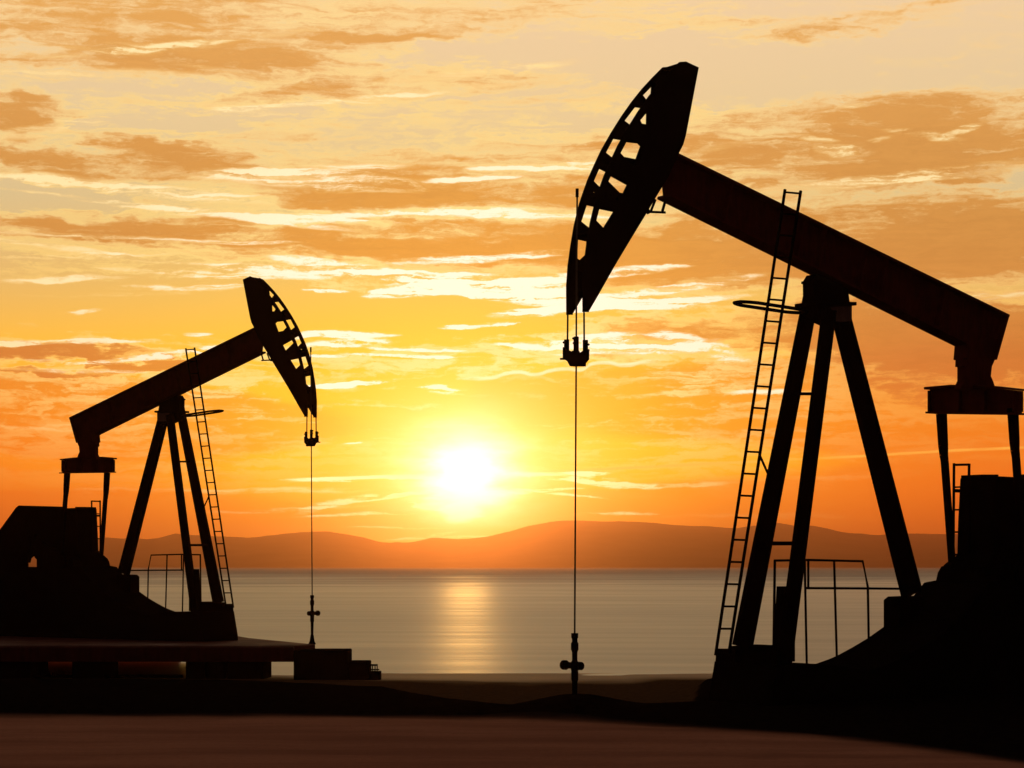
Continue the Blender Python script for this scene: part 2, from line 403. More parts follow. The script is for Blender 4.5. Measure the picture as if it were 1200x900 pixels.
class MB:
    """collects shapes in one mesh; sgn mirrors the across axis"""
    def __init__(self, sgn=1):
        self.bm = bmesh.new()
        self.sgn = sgn

    def face(self, vs):
        try:
            return self.bm.faces.new(vs)
        except ValueError:
            return None

    def extrude_poly(self, poly, holes, to3, d0, d1):
        """poly / holes: 2d lists; to3(a, b, d) -> 3d point"""
        loops = [poly] + list(holes)
        flat = [[Vector((a, b, 0)) for a, b in lp] for lp in loops]
        tris = tessellate_polygon(flat)
        allp = [q for lp in loops for q in lp]
        v0 = [self.bm.verts.new(to3(a, b, d0)) for a, b in allp]
        v1 = [self.bm.verts.new(to3(a, b, d1)) for a, b in allp]
        for t in tris:
            self.face([v0[i] for i in t])
            self.face([v1[i] for i in reversed(t)])
        k = 0
        for lp in loops:
            n = len(lp)
            for i in range(n):
                j = (i + 1) % n
                self.face([v0[k + i], v0[k + j], v1[k + j], v1[k + i]])
            k += n

    def prism_xz(self, poly, y0, y1, holes=()):
        self.extrude_poly(poly, holes, lambda a, b, d: (a, d, b), y0, y1)

    def prism_yz(self, poly, x0, x1, holes=()):
        self.extrude_poly(poly, holes, lambda a, b, d: (d, a, b), x0, x1)

    def prism_xy(self, poly, z0, z1, holes=()):
        self.extrude_poly(poly, holes, lambda a, b, d: (a, b, d), z0, z1)

    def box(self, x0, x1, y0, y1, z0, z1):
        self.prism_xz([(x0, z0), (x1, z0), (x1, z1), (x0, z1)], y0, y1)

    def bar(self, a, b, wy, wd, wy2=None, wd2=None):
        """rectangular bar a->b; wy across local y, wd in the other direction"""
        a, b = Vector(a), Vector(b)
        wy2 = wy if wy2 is None else wy2
        wd2 = wd if wd2 is None else wd2
        d = (b - a).normalized()
        ya = Vector((0, 1, 0))
        if abs(d.y) > .95:
            ya = Vector((1, 0, 0))
        s = d.cross(ya).normalized()
        ya = s.cross(d).normalized()
        q = []
        for p, w, h in ((a, wy, wd), (b, wy2, wd2)):
            for i, j in ((-1, -1), (1, -1), (1, 1), (-1, 1)):
                q.append(self.bm.verts.new(p + ya * (w / 2 * i) + s * (h / 2 * j)))
        self.face(q[3::-1])
        self.face(q[4:])
        for i in range(4):
            j = (i + 1) % 4
            self.face([q[i], q[j], q[4 + j], q[4 + i]])

    def tube(self, pts, r, n=10, radii=None, closed=False):
        pts = [Vector(p) for p in pts]
        rings = []
        up = Vector((.13, .31, .94)).normalized()
        N = len(pts)
        for i, p in enumerate(pts):
            if closed:
                d = (pts[(i + 1) % N] - pts[i - 1]).normalized()
            else:
                d = (pts[min(i + 1, N - 1)] - pts[max(i - 1, 0)]).normalized()
            a = d.cross(up)
            if a.length < .1:
                a = d.cross(Vector((1, 0, 0)))
            a.normalize()
            c = d.cross(a).normalized()
            rr = radii[i] if radii else r
            rings.append([self.bm.verts.new(p + (a * cos(k * 2 * pi / n) + c * sin(k * 2 * pi / n)) * rr) for k in range(n)])
        for i in range(N if closed else N - 1):
            r0, r1 = rings[i], rings[(i + 1) % N]
            for k in range(n):
                self.face([r0[k], r0[(k + 1) % n], r1[(k + 1) % n], r1[k]])
        if not closed:
            self.face(rings[0][::-1])
            self.face(rings[-1])

    def lathe(self, c, profile, n=16):
        """profile [(r, z)] about a vertical axis at c"""
        self.tube([(c[0], c[1], c[2] + z) for _, z in profile], 0, n, [max(r, .001) for r, _ in profile])

    def build(self, name, m, parent=None, bevel=0.0, smooth=False):
        if self.sgn < 0:
            for v in self.bm.verts:
                v.co.y = -v.co.y
        bmesh.ops.recalc_face_normals(self.bm, faces=self.bm.faces)
        if bevel:
            es = [e for e in self.bm.edges if len(e.link_faces) == 2 and e.calc_face_angle(0) > R(30)]
            bmesh.ops.bevel(self.bm, geom=es, offset=bevel, segments=1, affect='EDGES', clamp_overlap=True)
        me = bpy.data.meshes.new(name)
        self.bm.to_mesh(me)
        self.bm.free()
        me.materials.append(m)
        if smooth:
            for p in me.polygons:
                p.use_smooth = True
        o = bpy.data.objects.new(name, me)
        C.objects.link(o)
        if parent:
            o.parent = parent
        return o


def ray(px, py):
    return Vector(((px - CX) / FPX, 1.0, (HY - py) / FPX))


def at_depth(px, py, Y):
    r = ray(px, py)
    return Vector((r.x * Y, Y, CAMZ + r.z * Y))


# ------------------------------------------------------------------ ground, sea, hills
PLAT = 0.17          # level of the well site
SEA = -0.62


def sstep(a, b, x):
    t = min(1, max(0, (x - a) / (b - a)))
    return t * t * (3 - 2 * t)


def lerp_list(pts, x):
    if x <= pts[0][0]:
        return pts[0][1]
    for (a, b), (c, d) in zip(pts, pts[1:]):
        if x <= c:
            return b + (d - b) * (x - a) / (c - a)
    return pts[-1][1]


# where the well-site bank ends, metres ahead, against lateral position (m) on the bank
BANK = [(-40, 33.0), (-5.0, 33.3), (-2.0, 31.1), (-1.0, 28.6), (0.3, 26.5), (.8, 26.7), (1.1, 27.2), (2.6, 27.8), (3.3, 34), (60, 34)]


def ground_z(x, y):
    n = noise.noise(Vector((x * .35, y * .35, 0))) * .03 + noise.noise(Vector((x * 1.3, y * 1.3, 4))) * .012
    d0 = lerp_list(BANK, x)
    z = PLAT
    t = y - d0
    beach = -0.05 - sstep(d0, 50, y) * (-.05 - SEA)
    if y > 50.3:
        beach = SEA - (y - 50.3) * .04
    beach = max(beach, -4.0)
    k = sstep(-.1, 2.6, t)
    z = z * (1 - k) + beach * k
    z += .20 * math.exp(-(((x - .77) / .75) ** 2 + ((y - 25.9) / .8) ** 2)) + .05 * math.exp(-(((x - 1.6) / 1.2) ** 2 + ((y - 26.4) / .7) ** 2))
    if y < 10:
        z -= (10 - max(y, -40)) * .004
    amp = 1.0 if y < 46 else .25
    return z + n * amp


def grid(name, xs, ys, zf, m, smooth=True):
    bm = bmesh.new()
    V_ = [[bm.verts.new((x, y, zf(x, y))) for x in xs] for y in ys]
    for j in range(len(ys) - 1):
        for i in range(len(xs) - 1):
            f = bm.faces.new((V_[j][i], V_[j][i + 1], V_[j + 1][i + 1], V_[j + 1][i]))
            f.smooth = smooth
    me = bpy.data.meshes.new(name)
    bm.to_mesh(me)
    bm.free()
    me.materials.append(m)
    o = bpy.data.objects.new(name, me)
    C.objects.link(o)
    return o


def steps(spec):
    r = []
    for a, b, d in spec:
        x = a
        while x < b - 1e-6:
            r.append(x)
            x += d
    r.append(spec[-1][1])
    return r


# ground material: dark oily soil on the site, brown sand on the beach, wet sand by the water, its sheen painted pale into the base colour
mg, t, b = mat('site_soil')
tc = t.new('ShaderNodeTexCoord')
geo = t.new('ShaderNodeNewGeometry')
sp = t.new('ShaderNodeSeparateXYZ')
t.put(sp.inputs[0], geo.outputs['Position'])
n1, _ = t.noise(tc.outputs['Object'], .6, 6, .6)
n2, _ = t.noise(tc.outputs['Object'], 9.0, 5, .65)
zn = t.m('ADD', sp.outputs[2], t.m('MULTIPLY', t.m('SUBTRACT', n1, .5), .05))
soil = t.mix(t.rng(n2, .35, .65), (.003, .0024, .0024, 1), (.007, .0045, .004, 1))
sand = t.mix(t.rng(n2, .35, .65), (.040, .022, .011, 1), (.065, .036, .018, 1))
wet_sheen = t.rng(zn, SEA + .14, SEA - .02)
t.put(b.inputs['Base Color'], t.mix(wet_sheen, t.mix(t.rng(zn, .06, -.03), soil, sand), (.26, .14, .065, 1)))
t.put(b.inputs['Roughness'], t.rng(wet_sheen, 0, 1, .95, .6))
t.put(b.inputs['Specular IOR Level'], t.rng(wet_sheen, 0, 1, 0.0, .03))
bp = t.new('ShaderNodeBump')
bp.inputs['Strength'].default_value = .6
bp.inputs['Distance'].default_value = .03
t.put(bp.inputs['Height'], n2)
t.l.new(bp.outputs[0], b.inputs['Normal'])

xs = steps([(-400, -60, 40), (-60, -16, 4), (-16, -3, .4), (-3, 4, .2), (4, 16, .4), (16, 60, 4), (60, 400, 40)])
ys = steps([(-60, 6, 6), (6, 18, 1.0), (18, 24, .6), (24, 37, .3), (37, 54, .6), (54, 110, 4), (110, 400, 30)])
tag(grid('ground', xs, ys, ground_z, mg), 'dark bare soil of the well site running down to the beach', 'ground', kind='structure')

# pale dirt road crossing in front of the site
ROAD = [(-60, 25.6), (-6.3, 25.5), (-3, 25.35), (0, 25.2), (.8, 24.9), (2.2, 23.6), (3.2, 22.4), (4.2, 20.8), (4.9, 19.3), (6.2, 16.5), (9, 12), (30, 4)]
mr, t, b = mat('dirt_road')
tc = t.new('ShaderNodeTexCoord')
n1, _ = t.noise(t.v('MULTIPLY', tc.outputs['Object'], (.25, 1.2, 1)), 1.0, 6, .6)
n2, _ = t.noise(tc.outputs['Object'], 14.0, 5, .65)
n3, _ = t.noise(tc.outputs['Object'], 1.1, 4, .55)
rc = t.mix(t.rng(n1, .3, .7), (.22, .095, .064, 1), (.33, .15, .10, 1))
rc = t.mix(t.m('MULTIPLY', t.rng(n2, .4, .7), .35), rc, (.2, .08, .05, 1))
sp = t.new('ShaderNodeSeparateXYZ')
uvn = t.new('ShaderNodeUVMap')
t.put(sp.inputs[0], uvn.outputs[0])
edge = t.rng(t.m('ADD', sp.outputs[1], t.m('MULTIPLY', t.m('SUBTRACT', n3, .5), .5)), 0.0, 1.0)
rc = t.mix(edge, (.014, .009, .007, 1), rc)
t.put(b.inputs['Base Color'], rc)
b.inputs['Roughness'].default_value = .95
b.inputs['Specular IOR Level'].default_value = 0.0
bp = t.new('ShaderNodeBump')
bp.inputs['Strength'].default_value = .4
bp.inputs['Distance'].default_value = .02
t.put(bp.inputs['Height'], n2)
t.l.new(bp.outputs[0], b.inputs['Normal'])
bm = bmesh.new()
uvl = bm.loops.layers.uv.new('UVMap')
rows = []
xr = steps([(-60, -16, 4), (-16, 16, .4), (16, 30, 2)])
OFF = [0, .25, .5, .8, 1.2, 2, 3, 4.5, 6, 9, 13, 18, 26]
for x in xr:
    y0 = lerp_list(ROAD, x)
    rows.append([(bm.verts.new((x, y0 - o, ground_z(x, y0 - o) + .012 + .03 * sstep(0, 2, o))), o) for o in OFF])
for a, c in zip(rows, rows[1:]):
    for i in range(len(OFF) - 1):
        q = [a[i], a[i + 1], c[i + 1], c[i]]
        f = bm.faces.new([w[0] for w in q])
        f.smooth = True
        for lp, w in zip(f.loops, q):
            lp[uvl].uv = (0, min(1, w[1] / 1.6))
bmesh.ops.recalc_face_normals(bm, faces=bm.faces)
me = bpy.data.meshes.new('road')
bm.to_mesh(me)
bm.free()
me.materials.append(mr)
road = bpy.data.objects.new('road', me)
C.objects.link(road)
tag(road, 'pale brown dirt road curving past the near edge of the site', 'road', kind='structure')

# sea
mw, t, b = mat('sea_water')
tc = t.new('ShaderNodeTexCoord')
pos = tc.outputs['Object']
w1, _ = t.noise(t.v('MULTIPLY', pos, (.018, .05, 1)), 1.0, 5, .6)
w2, _ = t.noise(t.v('MULTIPLY', pos, (.06, .35, 1)), 1.0, 6, .65)
w3, _ = t.noise(t.v('MULTIPLY', pos, (.9, 1.6, 1)), 1.0, 4, .6)
b.inputs['Base Color'].default_value = (.020, .017, .014, 1)
b.inputs['IOR'].default_value = 1.34
b.inputs['Specular IOR Level'].default_value = .7
spw = t.new('ShaderNodeSeparateXYZ')
t.put(spw.inputs[0], pos)
dist = t.m('MULTIPLY', spw.outputs[1], t.rng(w1, .3, .7, .6, 1.5))
rg = t.ramp(t.m('DIVIDE', dist, 1000.0), [(0.0, (.42,) * 3 + (1,)), (.10, (.42,) * 3 + (1,)), (.18, (.40,) * 3 + (1,)), (.26, (.375,) * 3 + (1,)), (.46, (.50,) * 3 + (1,)), (.8, (.64,) * 3 + (1,))])
t.put(b.inputs['Roughness'], t.m('ADD', rg, t.rng(w2, .3, .7, -.03, .03)))
h = t.m('ADD', t.m('MULTIPLY', w2, 1.0), t.m('MULTIPLY', w3, .25))
bp = t.new('ShaderNodeBump')
bp.inputs['Strength'].default_value = .11
bp.inputs['Distance'].default_value = .25
t.put(bp.inputs['Height'], h)
t.l.new(bp.outputs[0], b.inputs['Normal'])
tag(grid('water', [-9000, -3000, -600, -100, 0, 100, 600, 3000, 9000], [46, 60, 100, 200, 600, 2000, 9000], lambda x, y: SEA, mw), 'calm evening sea reflecting the sunset sky', 'sea', kind='structure')

# far hills across the bay
RIDGE = [(-900, 645), (-500, 636), (-200, 628), (0, 634), (60, 636), (120, 631), (130, 630.5), (184, 632), (204, 625), (225, 627), (268, 629), (294, 630.4), (306, 628), (320, 627), (350, 624), (383, 622.7), (405, 626), (427, 630), (450, 636.7), (480, 635.7), (507, 630), (535, 632), (571, 629), (612, 619), (648, 610), (684, 610.5), (741, 611), (788, 615), (860, 619), (885, 616), (907, 612), (931, 616.5), (953, 616), (991, 624), (1026, 627.4), (1038, 626.5), (1070, 625.5), (1108, 626), (1200, 627), (1400, 622), (1700, 634), (2100, 645)]
HD = 6500.0
mh, t, b = mat('hill_scrub')
tc = t.new('ShaderNodeTexCoord')
n1, _ = t.noise(tc.outputs['Object'], .006, 6, .6)
t.put(b.inputs['Base Color'], t.mix(t.rng(n1, .35, .65), (.05, .045, .02, 1), (.10, .075, .04, 1)))
b.inputs['Roughness'].default_value = .95
b.inputs['Specular IOR Level'].default_value = .0


def hill_z(x, y):
    px = CX + x / y * FPX
    hz = CAMZ + (HY - lerp_list(RIDGE, px)) / FPX * HD
    k = (y - HD)
    if k <= 0:
        s = sstep(-1400, 0, k) ** .8
    else:
        s = 1 - .6 * sstep(0, 1500, k)
    r = noise.noise(Vector((x * .0022, y * .0022, 1))) * 26 + noise.noise(Vector((x * .007, y * .007, 5))) * 9
    edge = 1 - abs(2 * s - 1) if k <= 0 else .0
    small = noise.noise(Vector((x * .012, 3.1, 5))) * 3.2 + noise.noise(Vector((x * .04, 7.1, 5))) * 1.4
    return -3 + (hz + 3 + small) * s + r * max(0, edge) * .8


hx = [-2300 + i * 22 for i in range(220)]
tag(grid('hills', hx, [5100, 5300, 5500, 5700, 5900, 6050, 6200, 6350, 6500, 6700, 7000, 7500], hill_z, mh), 'low hazy mountains along the far shore', 'hills', kind='structure')

# haze: one closed box of even air
HZ = dict(density=1.0 / 6000, g=.94, color=(1.0, .46, .25, 1))
mz = bpy.data.materials.new('haze_air')
mz.use_nodes = True
t = NT(mz.node_tree)
t.n.clear()
o_ = t.new('ShaderNodeOutputMaterial')
pv = t.new('ShaderNodeVolumePrincipled')
pv.inputs['Color'].default_value = HZ['color']
pv.inputs['Density'].default_value = HZ['density']
pv.inputs['Anisotropy'].default_value = HZ['g']
t.l.new(pv.outputs[0], o_.inputs['Volume'])
mb = MB()
mb.box(-9500, 9500, -420, 9500, -6.0, 165.0)
tag(mb.build('haze', mz), 'warm evening haze over the bay', 'haze', kind='stuff')

#PUMP_BEGIN
# ------------------------------------------------------------------ pumpjacks
class Frame:
    """pump frame: +x towards the horse head, +y to the near side, z up; turns a picture point on a plane of the pump into local metres"""
    def __init__(s, ox, oy, z0, theta, sgn, mapping):
        s.O = Vector((ox, oy))
        s.z0 = z0
        s.sgn = sgn
        s.map = mapping
        s.u = Vector((-cos(theta) * sgn, -sin(theta)))
        s.v = Vector((sin(theta) * sgn, -cos(theta)))

    def _pt(s, t, r):
        q = Vector((r.x * t, r.y * t)) - s.O
        return Vector((q.dot(s.u), q.dot(s.v), CAMZ + t * r.z - s.z0))

    def P(s, px, py, y=0.0):
        r = ray(*s.map(px, py))
        t = (y + s.O.dot(s.v)) / Vector((r.x, r.y)).dot(s.v)
        return s._pt(t, r)

    def PX(s, px, py, x):
        r = ray(*s.map(px, py))
        t = (x + s.O.dot(s.u)) / Vector((r.x, r.y)).dot(s.u)
        return s._pt(t, r)

    def xz(s, pts, y):
        return [(q.x, q.z) for q in (s.P(a, b, y) for a, b in pts)]

    def yz(s, pts, x):
        return [(q.y, q.z) for q in (s.PX(a, b, x) for a, b in pts)]


THETA = R(35)
ident = lambda x, y: (x, y)
lmap = lambda x, y: (285 - .559 * (x - 818), 327 + .558 * (y - 78))
FR = Frame(330 / FPX * 28.0, 28.0, PLAT, THETA, 1, ident)
DL = 28.0 / .5585
FL = Frame((lmap(930, 0)[0] - CX) / FPX * DL, DL, 0.2, THETA, -1, lmap)


def beam_i(mb, a, b, depth, width, tf=.02, tw=.02, depth2=None, width2=None):
    """I section between two points: flanges face local x/z, web in the x-z plane"""
    a, b = Vector(a), Vector(b)
    d = (b - a).normalized()
    s = Vector((d.z, 0, -d.x)).normalized()
    depth2 = depth2 or depth
    width2 = width2 or width
    mb.bar(a, b, tw, depth - 2 * tf, tw, depth2 - 2 * tf)
    for k in (-1, 1):
        mb.bar(a + s * (k * (depth - tf) / 2), b + s * (k * (depth2 - tf) / 2), width, tf, width2, tf)


def pumpjack(F, label, rod_label, well_label, group, rod_y, well_z):
    g = F.sgn
    P, PX = F.P, F.PX
    root = empty('pumpjack', (F.O.x, F.O.y, F.z0), atan2(F.u.y, F.u.x))
    tag(root, label, 'pumpjack', group)
    mpp = F.O.y / FPX * (1.0 if g > 0 else .5585)      # metres per (right-hand) picture unit
    nb = lambda: MB(g)

    # --- horse head: two cut-out side plates, rim and track ribs
    W = .0
    a0 = P(663.4, 369, 0)
    # width so that the two lower tips stand 18 units apart
    lo, hi = .02, .6
    for _ in range(40):
        W = (lo + hi) / 2
        xx = P(663.4, 369, -W).x
        # picture shift of the same point on the near plate
        dxp = 0
        q = Vector((xx, W, 0))
        w2 = F.O + F.u * q.x + F.v * q.y
        pxn = CX + w2.x / w2.y * FPX
        q = Vector((xx, -W, 0))
        w1 = F.O + F.u * q.x + F.v * q.y
        pxf = CX + w1.x / w1.y * FPX
        dxp = abs(pxn - pxf) / (1.0 if g > 0 else .559)
        if dxp < 20.0:
            lo = W
        else:
            hi = W
    arc = [(776, 79), (764, 91), (752, 104), (740, 119), (728, 136), (716, 155), (704, 176), (696, 193), (688, 211), (683, 225), (678, 240), (672, 265), (668, 289), (665, 311), (663.2, 335), (663.4, 369)]
    tipf = [(671, 369), (671.4, 363), (674.5, 359.5)]
    tipn = [(681.2, 350), (681.4, 370), (689, 370), (690, 365)]
    right = [(690, 365), (700, 348), (720, 312.5), (740, 279), (758, 249.5), (770, 229), (784, 206), (796, 179), (801, 169), (804, 158), (819, 79), (804, 72)]
    S_arc = F.xz(arc, -W)
    S_tip = F.xz(tipf, -W)
    S_right = F.xz(right, W)
    top_f = F.xz([(787, 72.8)], -W)
    notch = F.xz([(693.2, 361)], W)
    S = S_arc + S_tip[:2] + S_right[0:]
    # S_right begins at the near tip's right edge; drop points that fall left of the tip
    outline = S_arc + F.xz([(671, 369)], -W) + S_right
    rowsL = [
        [(762.2, 103), (753.4, 112), (758, 118), (761.5, 116)],
        [(743, 127), (750, 128), (739, 146), (732.4, 141)],
        [(718, 164), (727, 165.6), (718, 184.4), (710.4, 178.4)],
        [(701.6, 199), (709.6, 203), (703, 219), (696, 212)],
        [(687, 242), (695.6, 244.4), (689.6, 265.6), (681.4, 259)],
        [(677, 282.4), (686.2, 284.4), (685.4, 297.6), (679, 303.6), (676.2, 302)]]
    rowsR = [
        None,
        [(757.6, 133), (757.4, 145.6), (753, 145), (751, 141)],
        [(735, 167.6), (747, 169), (749.6, 172), (742, 193), (729, 179)],
        [(717, 207.4), (733.6, 216.6), (728.6, 227), (714.4, 213)],
        [(703, 246), (717.6, 249), (707.4, 265.6), (700, 258)],
        None]
    def grow(pl, k=1.14):
        cx_, cy_ = sum(q[0] for q in pl) / len(pl), sum(q[1] for q in pl) / len(pl)
        return [(cx_ + (x - cx_) * k, cy_ + (y - cy_) * k) for x, y in pl]
    rowsL = [grow(q) for q in rowsL]
    rowsR = [grow(q) if q else None for q in rowsR]
    small = [(695.6, 226.6), (715.2, 228.8), (723.2, 233)]
    dots = [[(x + 1.7 * cos(k * pi / 3), y + 1.7 * sin(k * pi / 3)) for k in range(6)] for x, y in small]

    def hull(pts):
        pts = sorted(set(pts))
        def half(ps):
            h = []
            for p in ps:
                while len(h) > 1 and (h[-1][0] - h[-2][0]) * (p[1] - h[-2][1]) - (h[-1][1] - h[-2][1]) * (p[0] - h[-2][0]) <= 0:
                    h.pop()
                h.append(p)
            return h
        a, c = half(pts), half(pts[::-1])
        return a[:-1] + c[:-1]
    far_h = [F.xz(l, -W) if r is None else F.xz(hull(l + r), -W) for l, r in zip(rowsL, rowsR)]
    near_h = [F.xz(r, W) for r in rowsR if r]
    far_h += [F.xz(d, -W) for d in dots]
    near_h += [F.xz(d, W) for d in dots[1:]]
    tp = .018
    hd = nb()
    # rim: top and back closure between the plates
    rimq = []
    rim_pts = S_right[5:] + S_arc[:1]
    for (a, c) in zip(rim_pts, rim_pts[1:]):
        va, vc = Vector((a[0], 0, a[1])), Vector((c[0], 0, c[1]))
        n_ = Vector((-(vc - va).z, 0, (vc - va).x)).normalized() * .034
        cen = sum((Vector((q[0], 0, q[1])) for q in outline), Vector()) / len(outline)
        if n_.dot(cen - va) < 0:
            n_ = -n_
        va, vc = va.lerp(vc, .0), vc.lerp(va, .0)
        rimq.append((va, vc, n_))
    # one closed strip following the rim
    lo_, hi_ = [], []
    for i in range(len(rimq) + 1):
        ns = [rimq[j][2] for j in (i - 1, i) if 0 <= j < len(rimq)]
        p_ = rimq[i][0] if i < len(rimq) else rimq[-1][1]
        nn = sum(ns, Vector()) / len(ns)
        lo_.append(p_ + nn * .35)
        hi_.append(p_ + nn * 1.4)
    strip = [(q.x, q.z) for q in lo_ + hi_[::-1]]
    hd.prism_xz(strip, -W + .019, W - .019)
    # track ribs in the solid bands
    ribs = []
    for (x, y, ln) in ((765, 97, 18), (749, 121, 24), (729, 152, 34), (702, 189.5, 44), (687, 229, 44), (673, 273, 40), (669, 315, 26), (667, 345, 13)):
        p0, p1 = P(x + 3, y, -W), P(x + ln, y + ln * .18, -W)
        p0.y = p1.y = 0
        rb_ = nb()
        rb_.bar(p0, p1, 2 * W - 2 * .018, .045)
        ribs.append(rb_)
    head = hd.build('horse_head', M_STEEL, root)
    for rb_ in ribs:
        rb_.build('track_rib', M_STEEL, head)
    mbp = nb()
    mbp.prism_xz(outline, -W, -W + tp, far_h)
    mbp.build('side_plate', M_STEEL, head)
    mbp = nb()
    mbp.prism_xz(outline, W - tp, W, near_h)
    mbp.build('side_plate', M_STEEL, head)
    hk = nb()
    hk.tube([P(768, 234, .05), P(762.5, 248, .05)], .018, 8)
    hk.tube([P(779.5, 236, .05), P(776, 248.5, .05)], .02, 8)
    hk.tube([P(759.5, 248.2, .05), P(779.5, 249, .05)], .016, 8)
    hk.tube([P(758.5, 246, .05), P(760.5, 250, .05)], .028, 8)
    hk.build('safety_hook', M_STEEL, head)

    # --- walking beam
    BW = .14
    T0, T1 = P(780, 172, BW), P(1183.5, 368.8, BW)
    B0, B1 = P(770, 233.5, -BW), P(1119, 406, -BW)
    wb = nb()
    dirb = (T1 - T0).normalized()
    up = Vector((-dirb.z, 0, dirb.x))
    if up.z < 0:
        up = -up
    # end and tail shape in side view
    E1 = P(1160.5, 422, 0)
    tail = [(T0.x, T0.z), (T1.x, T1.z), (E1.x, E1.z), (P(1125.5, 421, 0).x, P(1125.5, 421, 0).z), (B1.x, B1.z), (B0.x, B0.z)]
    tw = .03
    wb.prism_xz(tail, -tw / 2, tw / 2)
    Tm0, Tm1 = Vector((T0.x, 0, T0.z)), Vector((T1.x, 0, T1.z))
    wb.bar(Tm0 - up * .018, Tm1 - up * .018, 2 * BW, .036)
    Bm0, Bm1 = Vector((B0.x, 0, B0.z)), Vector((B1.x, 0, B1.z))
    wb.bar(Bm0 + up * .018, Bm1 + up * .018, 2 * BW, .036)
    e0 = Vector((T1.x, 0, T1.z)); e1 = Vector((E1.x, 0, E1.z))
    ins = Vector((.02, 0, 0))
    wb.bar(e0 + ins - up * .03, e1 + ins, 2 * BW - .006, .03)
    b2 = P(1125.5, 421, 0); b2.y = 0
    wb.bar(Bm1 + up * .02, b2 + Vector((-.015, 0, 0)), 2 * BW - .008, .03)
    for k in (.18, .38, .44, .56, .62, .8, .97):
        q0, q1 = Tm0.lerp(Tm1, k), None
        # foot of the stiffener on the bottom flange
        bd = (Bm1 - Bm0)
        den = up.x * bd.z - up.z * bd.x
        w_ = q0 - Bm0
        s_ = -(w_.x * up.z - w_.z * up.x) / -den if abs(den) > 1e-9 else 0
        s_ = (w_.x * up.z - w_.z * up.x) / (bd.x * up.z - bd.z * up.x)
        if 0 < s_ < 1:
            q1 = Bm0 + bd * s_
            wb.bar(q0 - up * .04, q1 + up * .04, 2 * BW - .03, .018)
    wb.build('walking_beam', M_RED, root)
    # tail bearing hanging under the beam end
    tb = nb()
    xe = P(1142, 470, 0).x
    tb.prism_xz(F.xz([(1124, 419), (1162, 421), (1160, 426), (1158.3, 429.5), (1157, 441), (1160, 448), (1162.5, 456), (1121.5, 456), (1126, 446), (1126, 430), (1123.5, 429.5)], 0), -.07, .07)
    tb.build('tail_bearing', M_RED, root)
    # --- equalizer (runs across) with flanges
    eq = nb()
    eq.prism_yz(F.yz([(1091, 457), (1120, 454.2), (1168, 455.4), (1195, 458.2), (1196, 484), (1092, 483)], xe), xe - .03, xe + .03)
    eq.prism_yz(F.yz([(1088.7, 454), (1120, 451.2), (1168, 452.4), (1196.2, 455.6), (1196.2, 458), (1168, 455.2), (1120, 454), (1088.7, 456.8)], xe), xe - .11, xe + .11)
    eq.prism_yz(F.yz([(1090.4, 482.6), (1197.8, 484), (1197.8, 486.2), (1090.4, 484.8)], xe), xe - .11, xe + .11)
    for px in (1093, 1128, 1158, 1193):
        q0, q1 = PX(px, 458, xe), PX(px, 482.5, xe)
        eq.bar(q0, q1, .02, .2)
    eq.build('equalizer', M_RED, root)
    yF, yN = PX(1103.3, 485.5, xe).y, PX(1186.8, 487, xe).y
    # --- pitman arms
    pm_pts = [(1103.3, 485, 6.4), (1105.3, 522, 5.4), (1106, 533, 4.2), (1107, 540, 3.6), (1116, 664, 3.1)]
    yC = (yF + yN) / 2
    crankx, crankz = None, None
    for yy, dxx in ((yF, 0.0), (yN, 1)):
        mbp = nb()
        prev = None
        for (px, py, hw) in pm_pts:
            q = P(px, py, yF)
            q = Vector((q.x, yy, q.z))
            w_ = hw * 2 * mpp * 1.2
            if prev:
                mbp.bar(prev[0], q, .13 if prev[1] > .3 else .09, prev[1] * .8, .09, w_ * .8)
            prev = (q, w_)
        mbp.build('pitman_arm', M_STEEL, root)
        crankx, crankz = q.x, q.z
    # --- cranks with counterweights
    shaft = P(1172, 650, -.4)
    for yy in (yF, yN):
        cr = nb()
        a, b_ = Vector((shaft.x, yy, shaft.z)), Vector((crankx, yy, crankz - .1))
        d = (b_ - a).normalized()
        s = Vector((-d.z, 0, d.x))
        pts = []
        for k in range(9):
            an = -pi / 2 + k * pi / 8
            q = b_ + d * (cos(an) * .17) + s * (sin(an) * .17)
            pts.append((q.x, q.z))
        for k in range(9):
            an = pi / 2 + k * pi / 8
            q = a + d * (cos(an) * .24) + s * (sin(an) * .24)
            pts.append((q.x, q.z))
        cr.prism_xz(pts, yy - .06, yy + .06)
        co = cr.build('crank', M_STEEL, root)
        cw = nb()
        pts = []
        cc = a - d * .05
        for k in range(15):
            an = pi * .62 + k * pi * .76 / 14
            q = cc + d * (cos(an) * .42) + s * (sin(an) * .42)
            pts.append((q.x, q.z))
        pts += [(cc.x + s.x * .2, cc.z + s.z * .2 - .0)] if False else []
        sg = 1 if yy > yC else -1
        cw.prism_xz(pts, yy + sg * .063, yy + sg * .2)
        cw.build('counterweight', M_STEEL, co)
    # --- gear box with roof hatch
    gb = nb()
    GY = .36
    gl = F.xz([(1124.6, 560), (1122, 612), (1121, 648), (1114, 664), (1112, 684)], -GY)
    gr = F.xz([(1212, 690), (1212, 560)], GY)
    gb.prism_xz(gl + gr, -GY, GY)
    gbo = gb.build('gearbox', M_STEEL, root, .015)
    ht = nb()
    ht.prism_xz(F.xz([(1125, 557.2), (1146, 557.2), (1146, 560.3), (1125, 560.3)], -GY), -GY + .02, -GY + .4)
    ht.build('hatch', M_STEEL, gbo)
    # crank shaft stub
    st = nb()
    st.tube([(shaft.x, yF - .05, shaft.z), (shaft.x, yN + .05, shaft.z)], .11, 14)
    st.build('crank_shaft', M_STEEL, gbo)
    # ladder at the gear box
    gl_ = nb()
    yl0, yl1 = -GY - .04, -GY + .28
    lx = P(1118, 600, yl0).x
